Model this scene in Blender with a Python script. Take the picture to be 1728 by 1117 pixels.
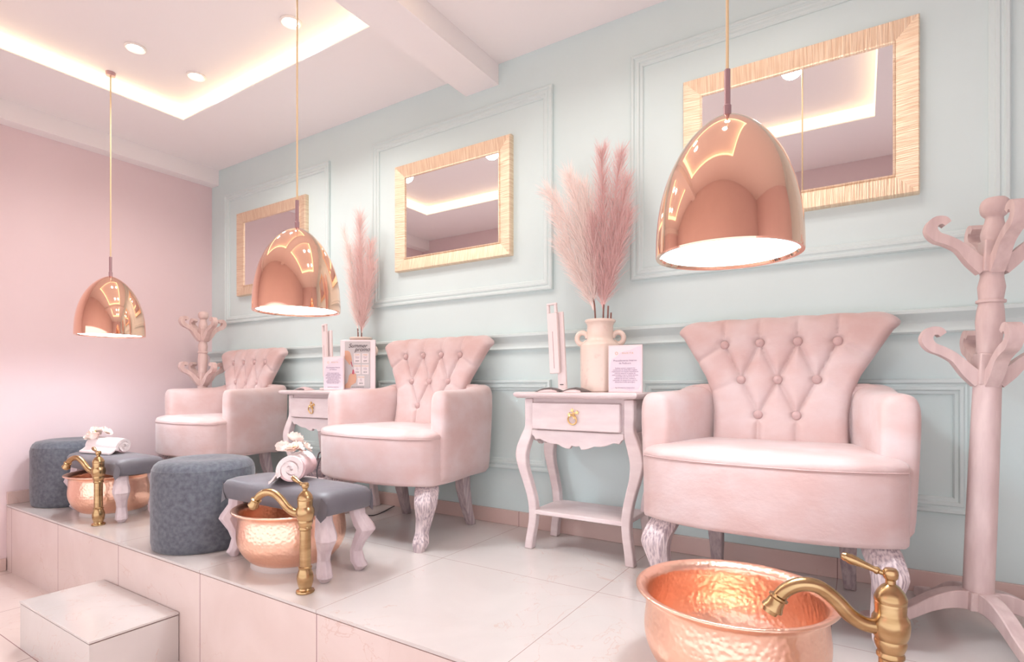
import bpy, bmesh, math, random
from mathutils import Vector, Matrix
random.seed(7)
PI = math.pi
C = bpy.context.scene.collection
for o in list(bpy.data.objects): bpy.data.objects.remove(o)
R = math.radians

def lin(c):
    return tuple(((v/255)/12.92 if v/255 <= .04045 else ((v/255+.055)/1.055)**2.4) for v in c)

# ------------------------------------------------------------------ camera, world, lights
CEIL = 2.17; FLOORZ = -0.357; WY = 2.15; LX = -3.93; EDGE = 1.03
sc = bpy.context.scene
cam = bpy.data.cameras.new('camera'); cam.lens = 924/1728*36; cam.sensor_width = 36; cam.sensor_fit = 'HORIZONTAL'
cam.shift_y = 91.5/1728; cam.clip_start = 0.01
co = bpy.data.objects.new('camera', cam); C.objects.link(co); co.location = (0, 0, .65); co.rotation_euler = (R(90), 0, R(32.6))
sc.camera = co
sc.view_settings.view_transform = 'Standard'; sc.view_settings.look = 'None'; sc.view_settings.gamma = 1
sc.view_settings.exposure = 1.03
w = bpy.data.worlds.new('world'); sc.world = w; w.use_nodes = True
w.node_tree.nodes['Background'].inputs[0].default_value = (.98, .95, .98, 1); w.node_tree.nodes['Background'].inputs[1].default_value = .95

def light(name, kind, loc, energy, color=(1, 1, 1), rot=(0, 0, 0), **kw):
    l = bpy.data.lights.new(name, kind); l.energy = energy; l.color = color
    for k, v in kw.items(): setattr(l, k, v)
    o = bpy.data.objects.new(name, l); C.objects.link(o); o.location = loc; o.rotation_euler = rot
    return o

# pendant positions (x, rim height)
PEND = [(-3.23, .904), (-1.722, .918), (-.246, .9325)]
PY = 1.25
for (x, z) in PEND:
    light('pendant_light', 'POINT', (x, PY, z+.058), 4.0, (.78, .94, 1), shadow_soft_size=.035)
# recessed spots and the warm strips of the ceiling trays
TRAYS = [(-3.28, -1.72, .55, 1.63), (-1.36, .06, .55, 1.63)]
TZ = CEIL+.075
for (x0, x1, y0, y1) in TRAYS:
    for fx in (.25, .75):
        for fy in (.62, .88):
            light('spot_light', 'SPOT', (x0+(x1-x0)*fx, y0+(y1-y0)*fy, TZ-.02), 8 if x0 < -2 else 4.5, (1, .91, .88), spot_size=R(150), spot_blend=.6, shadow_soft_size=.05)

# ------------------------------------------------------------------ materials
def nd(nt, t, **kw):
    n = nt.nodes.new(t)
    for k, v in kw.items(): setattr(n, k, v)
    return n
def base(name, rough=.5, metal=0.0, spec=.5):
    m = bpy.data.materials.new(name); m.use_nodes = True
    b = m.node_tree.nodes['Principled BSDF']
    b.inputs['Roughness'].default_value = rough; b.inputs['Metallic'].default_value = metal
    b.inputs['Specular IOR Level'].default_value = spec
    return m, m.node_tree, b
def mat(name, col, rough=.5, metal=0., col2=None, nscale=8, stretch=(1, 1, 1), detail=4, bump=0., bscale=None, sheen=0., spec=.5, contrast=(.35, .65), emis=None, coat=0.):
    m, nt, b = base(name, rough, metal, spec)
    L = nt.links
    tc = nd(nt, 'ShaderNodeTexCoord'); mp = nd(nt, 'ShaderNodeMapping'); mp.inputs['Scale'].default_value = stretch
    L.new(tc.outputs['Object'], mp.inputs[0])
    c1 = lin(col)+(1,)
    if col2:
        n = nd(nt, 'ShaderNodeTexNoise'); n.inputs['Scale'].default_value = nscale; n.inputs['Detail'].default_value = detail
        L.new(mp.outputs[0], n.inputs['Vector'])
        r = nd(nt, 'ShaderNodeValToRGB'); r.color_ramp.elements[0].position = contrast[0]; r.color_ramp.elements[1].position = contrast[1]
        r.color_ramp.elements[0].color = c1; r.color_ramp.elements[1].color = lin(col2)+(1,)
        L.new(n.outputs['Fac'], r.inputs[0]); L.new(r.outputs[0], b.inputs['Base Color'])
    else:
        b.inputs['Base Color'].default_value = c1
    if bump:
        n2 = nd(nt, 'ShaderNodeTexNoise'); n2.inputs['Scale'].default_value = bscale or nscale; n2.inputs['Detail'].default_value = 3
        L.new(mp.outputs[0], n2.inputs['Vector'])
        bp = nd(nt, 'ShaderNodeBump'); bp.inputs['Strength'].default_value = bump; bp.inputs['Distance'].default_value = .01
        L.new(n2.outputs['Fac'], bp.inputs['Height']); L.new(bp.outputs[0], b.inputs['Normal'])
    if sheen:
        b.inputs['Sheen Weight'].default_value = sheen; b.inputs['Sheen Roughness'].default_value = .4
    if coat: b.inputs['Coat Weight'].default_value = coat
    if emis:
        b.inputs['Emission Color'].default_value = lin(emis[0])+(1,); b.inputs['Emission Strength'].default_value = emis[1]
    return m

M = {}
M['green'] = mat('green_wall_paint', (211, 229, 228), .6, col2=(214, 232, 231), nscale=3)
M['green_trim'] = mat('green_trim_paint', (213, 229, 228), .5)
M['pink'] = mat('pink_wall_paint', (234, 212, 214), .6, col2=(236, 215, 217), nscale=3)
M['ceiling'] = mat('ceiling_paint', (248, 243, 242), .7)
M['velvet'] = mat('pink_velvet', (202, 172, 167), .75, col2=(210, 190, 188), nscale=7, detail=6, sheen=.35, bump=.08, bscale=60, spec=.2, stretch=(1, 1, 1.5))
M['velvet_button'] = mat('pink_velvet_button', (196, 166, 163), .75, sheen=.3, spec=.2)
M['seam'] = mat('velvet_seam', (205, 160, 155), .8)
M['grey_velvet'] = mat('grey_velvet', (90, 92, 100), .8, col2=(110, 113, 120), nscale=60, detail=8, sheen=.35, bump=.1, bscale=40, spec=.2)
M['grey_cloth'] = mat('grey_satin', (103, 100, 107), .5, col2=(112, 109, 115), nscale=6, bump=.25, bscale=9, sheen=.2)
M['limed'] = mat('limed_wood', (222, 206, 206), .6, col2=(160, 142, 150), nscale=42, stretch=(4, 4, .4), detail=6, bump=.3, contrast=(.42, .66))
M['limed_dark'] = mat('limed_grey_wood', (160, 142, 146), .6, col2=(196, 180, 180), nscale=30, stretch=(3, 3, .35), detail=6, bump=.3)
M['stool_wood'] = mat('painted_stool_wood', (216, 200, 202), .55, col2=(198, 178, 182), nscale=16, stretch=(2, 2, .5), detail=5, bump=.1)
M['table_wood'] = mat('painted_table_wood', (228, 213, 212), .45, col2=(219, 201, 201), nscale=18, stretch=(.5, 2, 2), detail=6, bump=.06)
M['stand_wood'] = mat('painted_stand_wood', (222, 200, 196), .5, col2=(208, 184, 181), nscale=20, stretch=(2, 2, .4), detail=5, bump=.1)
M['stand_pale'] = mat('pale_painted_stand_wood', (224, 200, 194), .5, col2=(212, 184, 178), nscale=20, stretch=(2, 2, .4), detail=5, bump=.1)
M['brass'] = mat('antique_brass', (196, 166, 124), .26, 1., col2=(170, 138, 98), nscale=10, stretch=(1, 1, 6))
M['gold'] = mat('gold', (235, 200, 140), .3, 1.)
M['cord'] = mat('gold_cord', (226, 200, 158), .5, 0.)
M['rod'] = mat('chrome_rod', (190, 160, 165), .3, .7)
M['copper'] = mat('polished_copper', (253, 208, 182), .05, 1.)
M['liner'] = mat('white_lamp_liner', (250, 248, 250), .5)
M['bulb'] = mat('bulb_glass', (255, 250, 248), .3, emis=((255, 250, 248), 22))
M['bead'] = mat('silicone_bead', (196, 186, 182), .5)
M['ceramic'] = mat('cream_ceramic', (238, 218, 205), .25, col2=(228, 200, 188), nscale=30, contrast=(.6, .75), coat=.3)
M['stem'] = mat('brown_stem', (138, 100, 92), .8)
M['pampas_light'] = mat('blush_pampas', (254, 238, 232), .9, spec=.1)
M['pampas_mauve'] = mat('mauve_pampas', (236, 200, 197), .9, spec=.1)
M['pampas_rose'] = mat('rose_pampas', (246, 216, 211), .9, spec=.1)
M['plastic'] = mat('pale_pink_plastic', (240, 226, 225), .35)
M['slot'] = mat('lamp_slot', (180, 140, 140), .5)
M['paper'] = mat('white_card', (240, 226, 230), .4)
M['paper_lilac'] = mat('lilac_card', (228, 214, 224), .4)
M['acrylic'] = mat('white_acrylic', (240, 222, 224), .15)
M['poster_grey'] = mat('grey_poster_paper', (196, 190, 190), .5)
M['poster_card'] = mat('poster_price_card', (226, 216, 216), .5)
M['skin'] = mat('printed_hand', (214, 166, 140), .6)
M['nail'] = mat('printed_nail', (190, 90, 105), .5)
M['ink'] = mat('dark_ink', (70, 58, 62), .6)
M['ink_gold'] = mat('ochre_ink', (214, 160, 90), .6)
M['ink_mauve'] = mat('mauve_ink', (140, 110, 140), .6)
M['foil'] = mat('grey_foil', (112, 102, 102), .3, .5, bump=.5, bscale=40)
M['foil_pink'] = mat('pink_foil', (226, 202, 204), .35, .2, bump=.3, bscale=40)
M['towel'] = mat('white_towel', (248, 238, 238), .95, bump=.35, bscale=220, sheen=.4, spec=.1)
M['towel_shade'] = mat('towel_gap_shade', (226, 196, 198), .95, spec=.1)
M['petal'] = mat('cream_petal', (255, 246, 240), .8, col2=(253, 226, 214), nscale=30, spec=.1)
M['pollen'] = mat('yellow_pollen', (226, 214, 110), .8)
M['strip'] = mat('warm_led_strip', (255, 220, 150), .5, emis=((255, 230, 196), 1.0))
M['spot_emit'] = mat('spot_lens', (255, 240, 220), .3, emis=((255, 236, 210), 9))
M['white'] = mat('white_ring', (240, 235, 232), .4)
M['cable'] = mat('black_cable', (60, 56, 60), .5)
M['bag'] = mat('taupe_mesh', (150, 128, 128), .8, col2=(96, 84, 90), nscale=90)
M['blue'] = mat('blue_plastic', (96, 118, 168), .4)
M['neon'] = mat('pink_neon', (255, 80, 150), .4, emis=((255, 90, 160), 5))
mm, nt, b = base('mirror_glass', .0, 1.); b.inputs['Base Color'].default_value = (.86, .84, .85, 1); M['mirror'] = mm

def hammered():
    m, nt, b = base('hammered_copper', .3, 1.); L = nt.links
    b.inputs['Base Color'].default_value = lin((252, 208, 184))+(1,)
    tc = nd(nt, 'ShaderNodeTexCoord'); v = nd(nt, 'ShaderNodeTexVoronoi'); v.feature = 'SMOOTH_F1'; v.inputs['Scale'].default_value = 100
    L.new(tc.outputs['Object'], v.inputs['Vector'])
    bp = nd(nt, 'ShaderNodeBump'); bp.inputs['Strength'].default_value = .35; bp.inputs['Distance'].default_value = .004
    L.new(v.outputs['Distance'], bp.inputs['Height']); L.new(bp.outputs[0], b.inputs['Normal'])
    return m
M['hammered'] = hammered()

def fluted(name, axis):
    m, nt, b = base(name, .38, .6); L = nt.links
    tc = nd(nt, 'ShaderNodeTexCoord'); mp = nd(nt, 'ShaderNodeMapping')
    s = [9, 9, 9]; s[axis] = 240; mp.inputs['Scale'].default_value = s
    L.new(tc.outputs['Object'], mp.inputs[0])
    n = nd(nt, 'ShaderNodeTexNoise'); n.inputs['Scale'].default_value = 1; n.inputs['Detail'].default_value = 3
    L.new(mp.outputs[0], n.inputs['Vector'])
    r = nd(nt, 'ShaderNodeValToRGB'); r.color_ramp.elements[0].position = .35; r.color_ramp.elements[1].position = .65
    r.color_ramp.elements[0].color = lin((226, 198, 168))+(1,); r.color_ramp.elements[1].color = lin((246, 228, 202))+(1,)
    L.new(n.outputs['Fac'], r.inputs[0]); L.new(r.outputs[0], b.inputs['Base Color'])
    bp = nd(nt, 'ShaderNodeBump'); bp.inputs['Strength'].default_value = .6; bp.inputs['Distance'].default_value = .004
    L.new(n.outputs['Fac'], bp.inputs['Height']); L.new(bp.outputs[0], b.inputs['Normal'])
    return m
M['frame_x'] = fluted('gold_leaf_upright_grain', 0); M['frame_z'] = fluted('gold_leaf_level_grain', 2)

def tile(name, col, col2, lines, grout=(190, 168, 160), width=.0022, rough=.2):
    """lines: list of (axis, origin, pitch) grout joints in world coordinates"""
    m, nt, b = base(name, rough); L = nt.links
    g = nd(nt, 'ShaderNodeNewGeometry'); sx = nd(nt, 'ShaderNodeSeparateXYZ'); L.new(g.outputs['Position'], sx.inputs[0])
    n = nd(nt, 'ShaderNodeTexNoise'); n.inputs['Scale'].default_value = 3.5; n.inputs['Detail'].default_value = 7; n.inputs['Distortion'].default_value = .6
    L.new(g.outputs['Position'], n.inputs['Vector'])
    r = nd(nt, 'ShaderNodeValToRGB'); r.color_ramp.elements[0].position = .35; r.color_ramp.elements[1].position = .7
    r.color_ramp.elements[0].color = lin(col)+(1,); r.color_ramp.elements[1].color = lin(col2)+(1,)
    L.new(n.outputs['Fac'], r.inputs[0])
    # thin veins
    n2 = nd(nt, 'ShaderNodeTexNoise'); n2.inputs['Scale'].default_value = 4.2; n2.inputs['Detail'].default_value = 6; n2.inputs['Distortion'].default_value = 1.2
    L.new(g.outputs['Position'], n2.inputs['Vector'])
    def math_(op, a, bb=None, c=None):
        k = nd(nt, 'ShaderNodeMath', operation=op)
        for i, v in enumerate((a, bb, c)):
            if v is None: continue
            if isinstance(v, (int, float)): k.inputs[i].default_value = v
            else: L.new(v, k.inputs[i])
        return k.outputs[0]
    vein = math_('LESS_THAN', math_('ABSOLUTE', math_('SUBTRACT', n2.outputs['Fac'], .5)), .0035)
    n3 = nd(nt, 'ShaderNodeTexNoise'); n3.inputs['Scale'].default_value = 2.1
    L.new(g.outputs['Position'], n3.inputs['Vector'])
    vein = math_('MULTIPLY', math_('MULTIPLY', vein, math_('GREATER_THAN', n3.outputs['Fac'], .52)), .35)
    mx = nd(nt, 'ShaderNodeMixRGB'); L.new(vein, mx.inputs[0]); L.new(r.outputs[0], mx.inputs[1]); mx.inputs[2].default_value = lin((205, 165, 150))+(1,)
    mask = None
    for (ax, o_, p) in lines:
        q = math_('DIVIDE', math_('SUBTRACT', sx.outputs[ax], o_), p)
        f = math_('ABSOLUTE', math_('SUBTRACT', q, math_('ROUND', q)))
        k = math_('LESS_THAN', f, width/2/p)
        mask = k if mask is None else math_('MAXIMUM', mask, k)
    if mask:
        mx2 = nd(nt, 'ShaderNodeMixRGB'); L.new(mask, mx2.inputs[0]); L.new(mx.outputs[0], mx2.inputs[1]); mx2.inputs[2].default_value = lin(grout)+(1,)
        L.new(mx2.outputs[0], b.inputs['Base Color'])
    else: L.new(mx.outputs[0], b.inputs['Base Color'])
    return m
TC, TC2 = (208, 200, 196), (215, 208, 204)
M['tile_top'] = tile('platform_tiles', TC, TC2, [(0, -.70, .63), (1, 1.595, .62)], (170, 145, 140), rough=.13)
M['tile_riser'] = tile('riser_tiles', (218, 198, 191), (226, 208, 202), [(0, -.70, .63)], (150, 120, 118), .0035)
M['tile_floor'] = tile('floor_tiles', (222, 206, 198), (230, 216, 209), [(0, -.70, .63), (1, .75, .6)], (150, 120, 118), .003, .15)
M['tile_step'] = tile('step_tiles', TC, TC2, [], rough=.15)
M['tile_base'] = tile('baseboard_tiles', (216, 188, 180), (222, 196, 188), [(0, -1.33, .63)], (160, 130, 125), .003)
M['joint'] = mat('dark_joint', (150, 118, 114), .8)

# ------------------------------------------------------------------ mesh helpers
class MB:
    def __init__(s): s.v = []; s.f = []; s.mi = []; s.m = 0
    def add(s, vs, fs, mtx=None):
        o = len(s.v)
        s.v += [tuple(mtx @ Vector(p)) if mtx else tuple(p) for p in vs]
        s.f += [tuple(i+o for i in f) for f in fs]; s.mi += [s.m]*len(fs)
        return s
    def box(s, x0, x1, y0, y1, z0, z1, mtx=None):
        vs = [(x, y, z) for x in (x0, x1) for y in (y0, y1) for z in (z0, z1)]
        return s.add(vs, [(0, 1, 3, 2), (4, 6, 7, 5), (0, 4, 5, 1), (2, 3, 7, 6), (0, 2, 6, 4), (1, 5, 7, 3)], mtx)
    def loft(s, rings, cap=(True, True), closed=True, mtx=None):
        n = len(rings[0]); vs = [p for r in rings for p in r]; fs = []
        for i in range(len(rings)-1):
            for j in range(n if closed else n-1):
                a = i*n+j; b = i*n+(j+1) % n
                fs.append((a, b, b+n, a+n))
        if cap[0]: fs.append(tuple(range(n-1, -1, -1)))
        if cap[1]: fs.append(tuple(range((len(rings)-1)*n, len(rings)*n)))
        return s.add(vs, fs, mtx)
    def lathe(s, prof, n=32, mtx=None, cap=(False, False)):
        return s.loft([[(r*math.cos(2*PI*j/n), r*math.sin(2*PI*j/n), z) for j in range(n)] for (r, z) in prof], cap, True, mtx)
    def tube(s, pts, rad, n=10, shape=None, up=Vector((0, 0, 1)), cap=(True, True), mtx=None):
        pts = [Vector(p) for p in pts]
        if not isinstance(rad, (list, tuple)): rad = [rad]*len(pts)
        rings = []; prev = None
        for i, p in enumerate(pts):
            t = (pts[min(i+1, len(pts)-1)]-pts[max(i-1, 0)]).normalized()
            if prev is None:
                a = t.cross(up)
                if a.length < 1e-3: a = t.cross(Vector((1, 0, 0)))
            else: a = prev-t*prev.dot(t)
            a.normalize(); prev = a; bb = t.cross(a)
            if shape: rings.append([p+a*(u*rad[i])+bb*(v*rad[i]) for (u, v) in shape])
            else: rings.append([p+a*(rad[i]*math.cos(2*PI*j/n))+bb*(rad[i]*math.sin(2*PI*j/n)) for j in range(n)])
        return s.loft(rings, cap, True, mtx)
    def prism(s, poly, y0, y1, mtx=None):
        """poly in (x,z) extruded along y"""
        return s.loft([[(x, y0, z) for (x, z) in poly], [(x, y1, z) for (x, z) in poly]], (True, True), True, mtx)
    def build(s, name, m, parent=None, smooth=None, bevel=0, sub=0, angle=40, bseg=2):
        me = bpy.data.meshes.new(name); me.from_pydata(s.v, [], s.f)
        ms = m if isinstance(m, (list, tuple)) else [m]
        for x in ms: me.materials.append(x)
        if len(ms) > 1:
            for p, i in zip(me.polygons, s.mi): p.material_index = i
        bm = bmesh.new(); bm.from_mesh(me); bmesh.ops.recalc_face_normals(bm, faces=bm.faces); bm.to_mesh(me); bm.free()
        o = bpy.data.objects.new(name, me); C.objects.link(o)
        if parent: o.parent = parent
        if bevel:
            k = o.modifiers.new('bevel', 'BEVEL'); k.width = bevel; k.segments = bseg; k.limit_method = 'ANGLE'; k.angle_limit = R(35)
        if sub:
            k = o.modifiers.new('subdivision', 'SUBSURF'); k.levels = sub; k.render_levels = sub
        if smooth or sub or bevel:
            me.shade_smooth()
            if not sub: me.set_sharp_from_angle(angle=R(angle))
        return o
def flat(poly, y):  # a flat facing polygon at depth y (x,z)
    return [(x, y, z) for (x, z) in poly]
def thing(name, label, cat, loc=(0, 0, 0), rz=0, group=None):
    o = bpy.data.objects.new(name, None); C.objects.link(o); o.empty_display_size = .1
    o.location = loc; o.rotation_euler = (0, 0, rz); o['label'] = label; o['category'] = cat
    if group: o['group'] = group
    return o
def tag(o, label, cat, group=None):
    o['label'] = label; o['category'] = cat
    if group: o['group'] = group
    return o
def struct(o, label=None):
    o['kind'] = 'structure'
    if label: o['label'] = label
    return o
def dup(root, loc=None, label=None, rz=None):
    def rec(o, par):
        c = o.copy(); C.objects.link(c)
        if par: c.parent = par
        for ch in [k for k in kids.get(o.name, [])]: rec(ch, c)
        return c
    kids = {}
    for k in bpy.data.objects:
        if k.parent: kids.setdefault(k.parent.name, []).append(k)
    r = rec(root, None)
    if loc is not None: r.location = loc
    if rz is not None: r.rotation_euler = (0, 0, rz)
    if label: r['label'] = label
    return r
def sm(t): t = max(0, min(1, t)); return t*t*(3-2*t)
def interp(tab, x):
    if x <= tab[0][0]: return tab[0][1]
    for (a, b) in zip(tab, tab[1:]):
        if x <= b[0]:
            u = (x-a[0])/(b[0]-a[0]); return a[1]+(b[1]-a[1])*u
    return tab[-1][1]
def cat(pts, n=8):
    """Catmull-Rom through points"""
    P = [Vector(p) for p in pts]; P = [P[0]*2-P[1]]+P+[P[-1]*2-P[-2]]; out = []
    for i in range(1, len(P)-2):
        for k in range(n):
            t = k/n
            out.append(.5*((2*P[i])+(P[i+1]-P[i-1])*t+(2*P[i-1]-5*P[i]+4*P[i+1]-P[i+2])*t*t+(3*P[i]-P[i-1]-3*P[i+1]+P[i+2])*t**3))
    out.append(P[-2]); return out
SQ = [(-1, -1), (1, -1), (1, 1), (-1, 1)]

# ------------------------------------------------------------------ the room
RX = 1.7; BY = -.12
o = MB().box(LX-.1, RX, WY, WY+.1, FLOORZ, CEIL+.1).build('wall_back', M['green']); struct(o)
o = MB().box(LX-.1, LX, BY, WY, FLOORZ, CEIL+.1).build('wall_left', M['pink']); struct(o)
o = MB().box(LX-.1, RX, BY-.1, BY, 1.12, CEIL+.1).box(LX-.1, -3.5, BY-.1, BY, FLOORZ, 1.12).box(-3.5, RX, BY-.1, BY, FLOORZ, -.2).build('wall_front', M['pink']); struct(o)  # wide low opening added to let in soft fill light
o = MB().box(LX-.1, RX, BY-.1, WY, FLOORZ-.1, FLOORZ).build('floor', M['tile_floor']); struct(o)
struct(MB().box(RX, RX+.1, BY-.1, WY+.1, FLOORZ-.1, CEIL+.1).build('wall_right', M['pink']))  # unseen end wall, added to cut world light from the right
# platform body and its slab of tiles
mb = MB(); mb.box(LX, RX, EDGE, WY, FLOORZ, -.013); mb.m = 1; mb.box(LX, RX, EDGE+.003, WY, -.013, -.009); mb.m = 2; mb.box(LX, RX, EDGE-.002, WY, -.009, 0)
o = mb.build('floor_platform', [M['tile_riser'], M['joint'], M['tile_top']]); struct(o)
# ceiling with two recessed trays
mb = MB(); xs = [LX-.1]+[v for t in TRAYS for v in t[:2]]+[RX]
mb.box(LX-.1, RX, BY-.1, .55, CEIL, CEIL+.12); mb.box(LX-.1, RX, 1.63, WY, CEIL, CEIL+.12)
for i in (0, 2, 4): mb.box(xs[i], xs[i+1], .55, 1.63, CEIL, CEIL+.12)
for t in TRAYS: mb.box(t[0], t[1], t[2], t[3], TZ, TZ+.05)
o = mb.build('ceiling', M['ceiling']); struct(o)
# dropped beam across the room and the boxed edge over the pink wall
struct(MB().box(-1.645, -1.45, BY, WY, 2.072, CEIL).build('ceiling_beam', M['ceiling']))
struct(MB().box(LX, -3.84, BY, WY, 2.064, CEIL).build('ceiling_beam', M['ceiling']))
# warm light strips lining the trays
k = 0
for (x0, x1, y0, y1) in TRAYS:
    mb = MB(); e = .004
    mb.box(x0, x1, y1-e, y1, CEIL+.006, TZ); mb.box(x0, x1, y0, y0+e, CEIL+.006, TZ)
    mb.box(x0, x0+e, y0, y1, CEIL+.006, TZ); mb.box(x1-e, x1, y0, y1, CEIL+.006, TZ)
    k += 1; struct(mb.build('trim_%d' % k, M['strip']))

def rect_frame(mb, x0, x1, z0, z1, prof, y, mz=None):
    """mitred frame on the back wall; prof = (inset, protrusion)"""
    rings = []
    for (i, p) in prof:
        rings.append([(x0+i, y-p, z0+i), (x1-i, y-p, z0+i), (x1-i, y-p, z1-i), (x0+i, y-p, z1-i)])
    if mz is None: return mb.loft(rings, (False, False))
    for s in range(4):
        mb.m = mz[s]
        for a, b in zip(rings, rings[1:]):
            t = (s+1) % 4; mb.add([a[s], a[t], b[t], b[s]], [(0, 1, 2, 3)])
    return mb
PROF = [(0, 0), (0, .012), (.004, .017), (.012, .018), (.017, .011), (.022, .011), (.026, .015), (.034, .015), (.038, .009), (.046, .008), (.05, .004), (.05, 0)]
for (x0, x1, z0, z1) in [(-3.75, -2.65, 1.075, 1.975), (-2.29, -1.155, 1.075, 1.985), (-.793, .368, 1.075, 1.985),
                         (-3.75, -2.65, .26, .675), (-2.24, -1.165, .26, .675), (-.745, .285, .255, .67), (.62, 1.6, 1.075, 1.985), (.47, 1.6, .255, .67)]:
    k += 1; struct(rect_frame(MB(), x0, x1, z0, z1, PROF, WY).build('trim_%d' % k, M['green_trim'], smooth=True, angle=30))
# chair rail
rp = [(0, .812), (-.014, .812), (-.018, .818), (-.014, .826), (-.012, .846), (-.018, .858), (-.028, .866), (-.034, .874), (-.034, .884), (-.026, .888), (0, .889)]
k += 1; struct(MB().loft([[(LX, WY+y, z) for (y, z) in rp], [(RX, WY+y, z) for (y, z) in rp]]).build('trim_%d' % k, M['green_trim'], smooth=True, angle=30))
# tiled baseboards
mb = MB().box(LX, RX, WY-.012, WY, 0, .068); struct(mb.build('baseboard_back', M['tile_base'], bevel=.002))
mb = MB().box(LX, LX+.012, EDGE, WY-.012, 0, .068); struct(mb.build('baseboard_left', M['tile_base'], bevel=.002))
mb = MB().box(LX, LX+.012, BY, EDGE-.004, FLOORZ, FLOORZ+.068); struct(mb.build('baseboard_side', M['tile_base'], bevel=.002))

# step up to the platform
t = thing('step', 'low cream marble tiled step against the platform front', 'step', (-2.41, .89, FLOORZ))
mb = MB(); mb.box(-.31, .31, -.137, .137, 0, .168); mb.build('step_body', M['tile_step'], t)
MB().box(-.306, .306, -.133, .136, .168, .172).build('joint', M['joint'], t)
MB().box(-.312, .312, -.139, .137, .172, .18).build('tread', M['tile_step'], t, bevel=.001)

# ceiling spots
for ti, (x0, x1, y0, y1) in enumerate(TRAYS):
    for fx in (.25, .75):
        for fy in (.62, .88):
            where = ('over the far pedicure station', 'over the near pedicure station')[ti]
            side = ('left', 'right')[fx > .5]+(' front', ' rear')[fy > .7]
            t = thing('ceiling_spot', 'round recessed spot, %s corner of the ceiling tray %s' % (side, where), 'ceiling light', (x0+(x1-x0)*fx, y0+(y1-y0)*fy, TZ), group='recessed spots in the ceiling trays')
            MB().lathe([(.030, -.001), (.045, -.001), (.046, -.006), (.040, -.010), (.030, -.004)], 24).build('rim', M['white'], t, smooth=True)
            MB().lathe([(.0005, -.004), (.030, -.004)], 24).build('lens', M['spot_emit'], t)

# ------------------------------------------------------------------ pendant lamps
def pendant(x, z, label):
    t = thing('pendant_lamp', label, 'lamp', (x, PY, z), 0, 'copper dome pendant lamps')
    H = .302; RR = .150
    pr = []
    for i in range(41):
        h = (i/40)
        pr.append((RR*(max(0, 1-h**2.35))**.62, h*H))
    out = pr[:-1]+[(.006, H)]
    sh = MB().lathe(out+[], 64).build('lamp_shade', M['copper'], t, smooth=True, angle=60)
    # rim and liner
    ln = [(RR, 0), (RR-.001, -.003), (RR-.009, -.002), (RR-.012, .004)]
    MB().lathe(ln, 64).build('shade_rim', M['copper'], t, smooth=True)
    li = []
    for i in range(38):
        h = .01+i/40; r = (RR-.012)*(max(0, 1-h**2.35))**.62
        li.append((max(.004, r*(1+(.006 if (i % 3 == 0 and i < 22) else 0))), h*H*.97))
    MB().lathe(li, 64).build('shade_liner', M['liner'], t, smooth=True)
    bl = [(.001, .098), (.02, .102), (.030, .114), (.032, .128), (.027, .145), (.016, .158), (.014, .166)]
    MB().lathe(bl, 24).build('bulb', M['bulb'], t, smooth=True)
    MB().lathe([(.016, .164), (.018, .168), (.018, .27), (.004, .28)], 20).build('socket', M['white'], t, smooth=True)
    MB().lathe([(.0, H-.002), (.008, H-.002), (.0085, H+.02), (.0065, H+.022), (.0065, H+.098), (0, H+.1)], 16).build('rod', M['rod'], t, smooth=True)
    top = TZ-z
    MB().tube([(0, 0, H+.1), (0, 0, top-.01)], .0032, 8).build('cord', M['cord'], t, smooth=True)
    MB().lathe([(.0, top-.02), (.02, top-.018), (.022, top), (0, top)], 20).build('canopy', M['rod'], t, smooth=True)
pendant(*PEND[0], 'smallest-looking copper dome pendant, hanging before the pink wall')
pendant(*PEND[1], 'copper dome pendant hanging in front of the farthest gold framed mirror')
pendant(*PEND[2], 'largest copper dome pendant, in front of the right-hand mirror')

# ------------------------------------------------------------------ mirrors
def mirror(x0, x1, label):
    z0, z1 = 1.252, 1.812; cx = (x0+x1)/2
    t = thing('wall_mirror', label, 'mirror', (cx, WY, z0), 0, 'gold framed mirrors on the green wall')
    hw = (x1-x0)/2; h = z1-z0
    pr = [(0, 0), (0, .022), (.004, .030), (.062, .020), (.064, .024), (.069, .024), (.070, .015)]
    rect_frame(MB(), -hw, hw, 0, h, pr, 0, (0, 1, 0, 1)).build('frame', [M['frame_x'], M['frame_z']], t)
    i = .066
    MB().box(-hw+i, hw-i, -.017, -.012, i, h-i).build('glass', M['mirror'], t)
mirror(-3.575, -2.85, 'gold framed mirror nearest the pink wall, behind the middle pendant')
mirror(-2.10, -1.367, 'gold framed mirror in the middle wall panel, left of the tall pampas')
mirror(-.58, .152, 'gold framed mirror partly hidden behind the nearest pendant')

# ------------------------------------------------------------------ armchairs (origin: floor below the front feet line, facing -Y)
def outline_seat(sx=1., sy=1., n=14):
    """plan of the seat: bowed front, sides, back"""
    pts = []
    for i in range(n+1):
        u = -1+2*i/n
        x = .328*math.copysign(abs(u)**.9, u)
        pts.append((x, .030-.082*(1-abs(u)**2.6)))
    pts += [(.333, .05), (.334, .11), (.325, .20), (.29, .36), (.27, .42), (-.27, .42), (-.29, .36), (-.325, .20), (-.334, .11), (-.333, .05)]
    cy = .2
    return [(x*sx, cy+(y-cy)*sy) for (x, y) in pts]
BW = [(.40, .205), (.50, .198), (.56, .198), (.62, .208), (.68, .232), (.74, .268), (.80, .304), (.83, .322), (.85, .332), (.87, .335), (.90, .334)]
BUT = [(-.170, .79), (-.057, .793), (.057, .793), (.170, .79), (-.113, .668), (0, .668), (.113, .668), (-.057, .552), (.057, .552)]
SEG = [(0, 4), (1, 4), (1, 5), (2, 5), (2, 6), (3, 6), (4, 7), (5, 7), (5, 8), (6, 8)]
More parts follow.
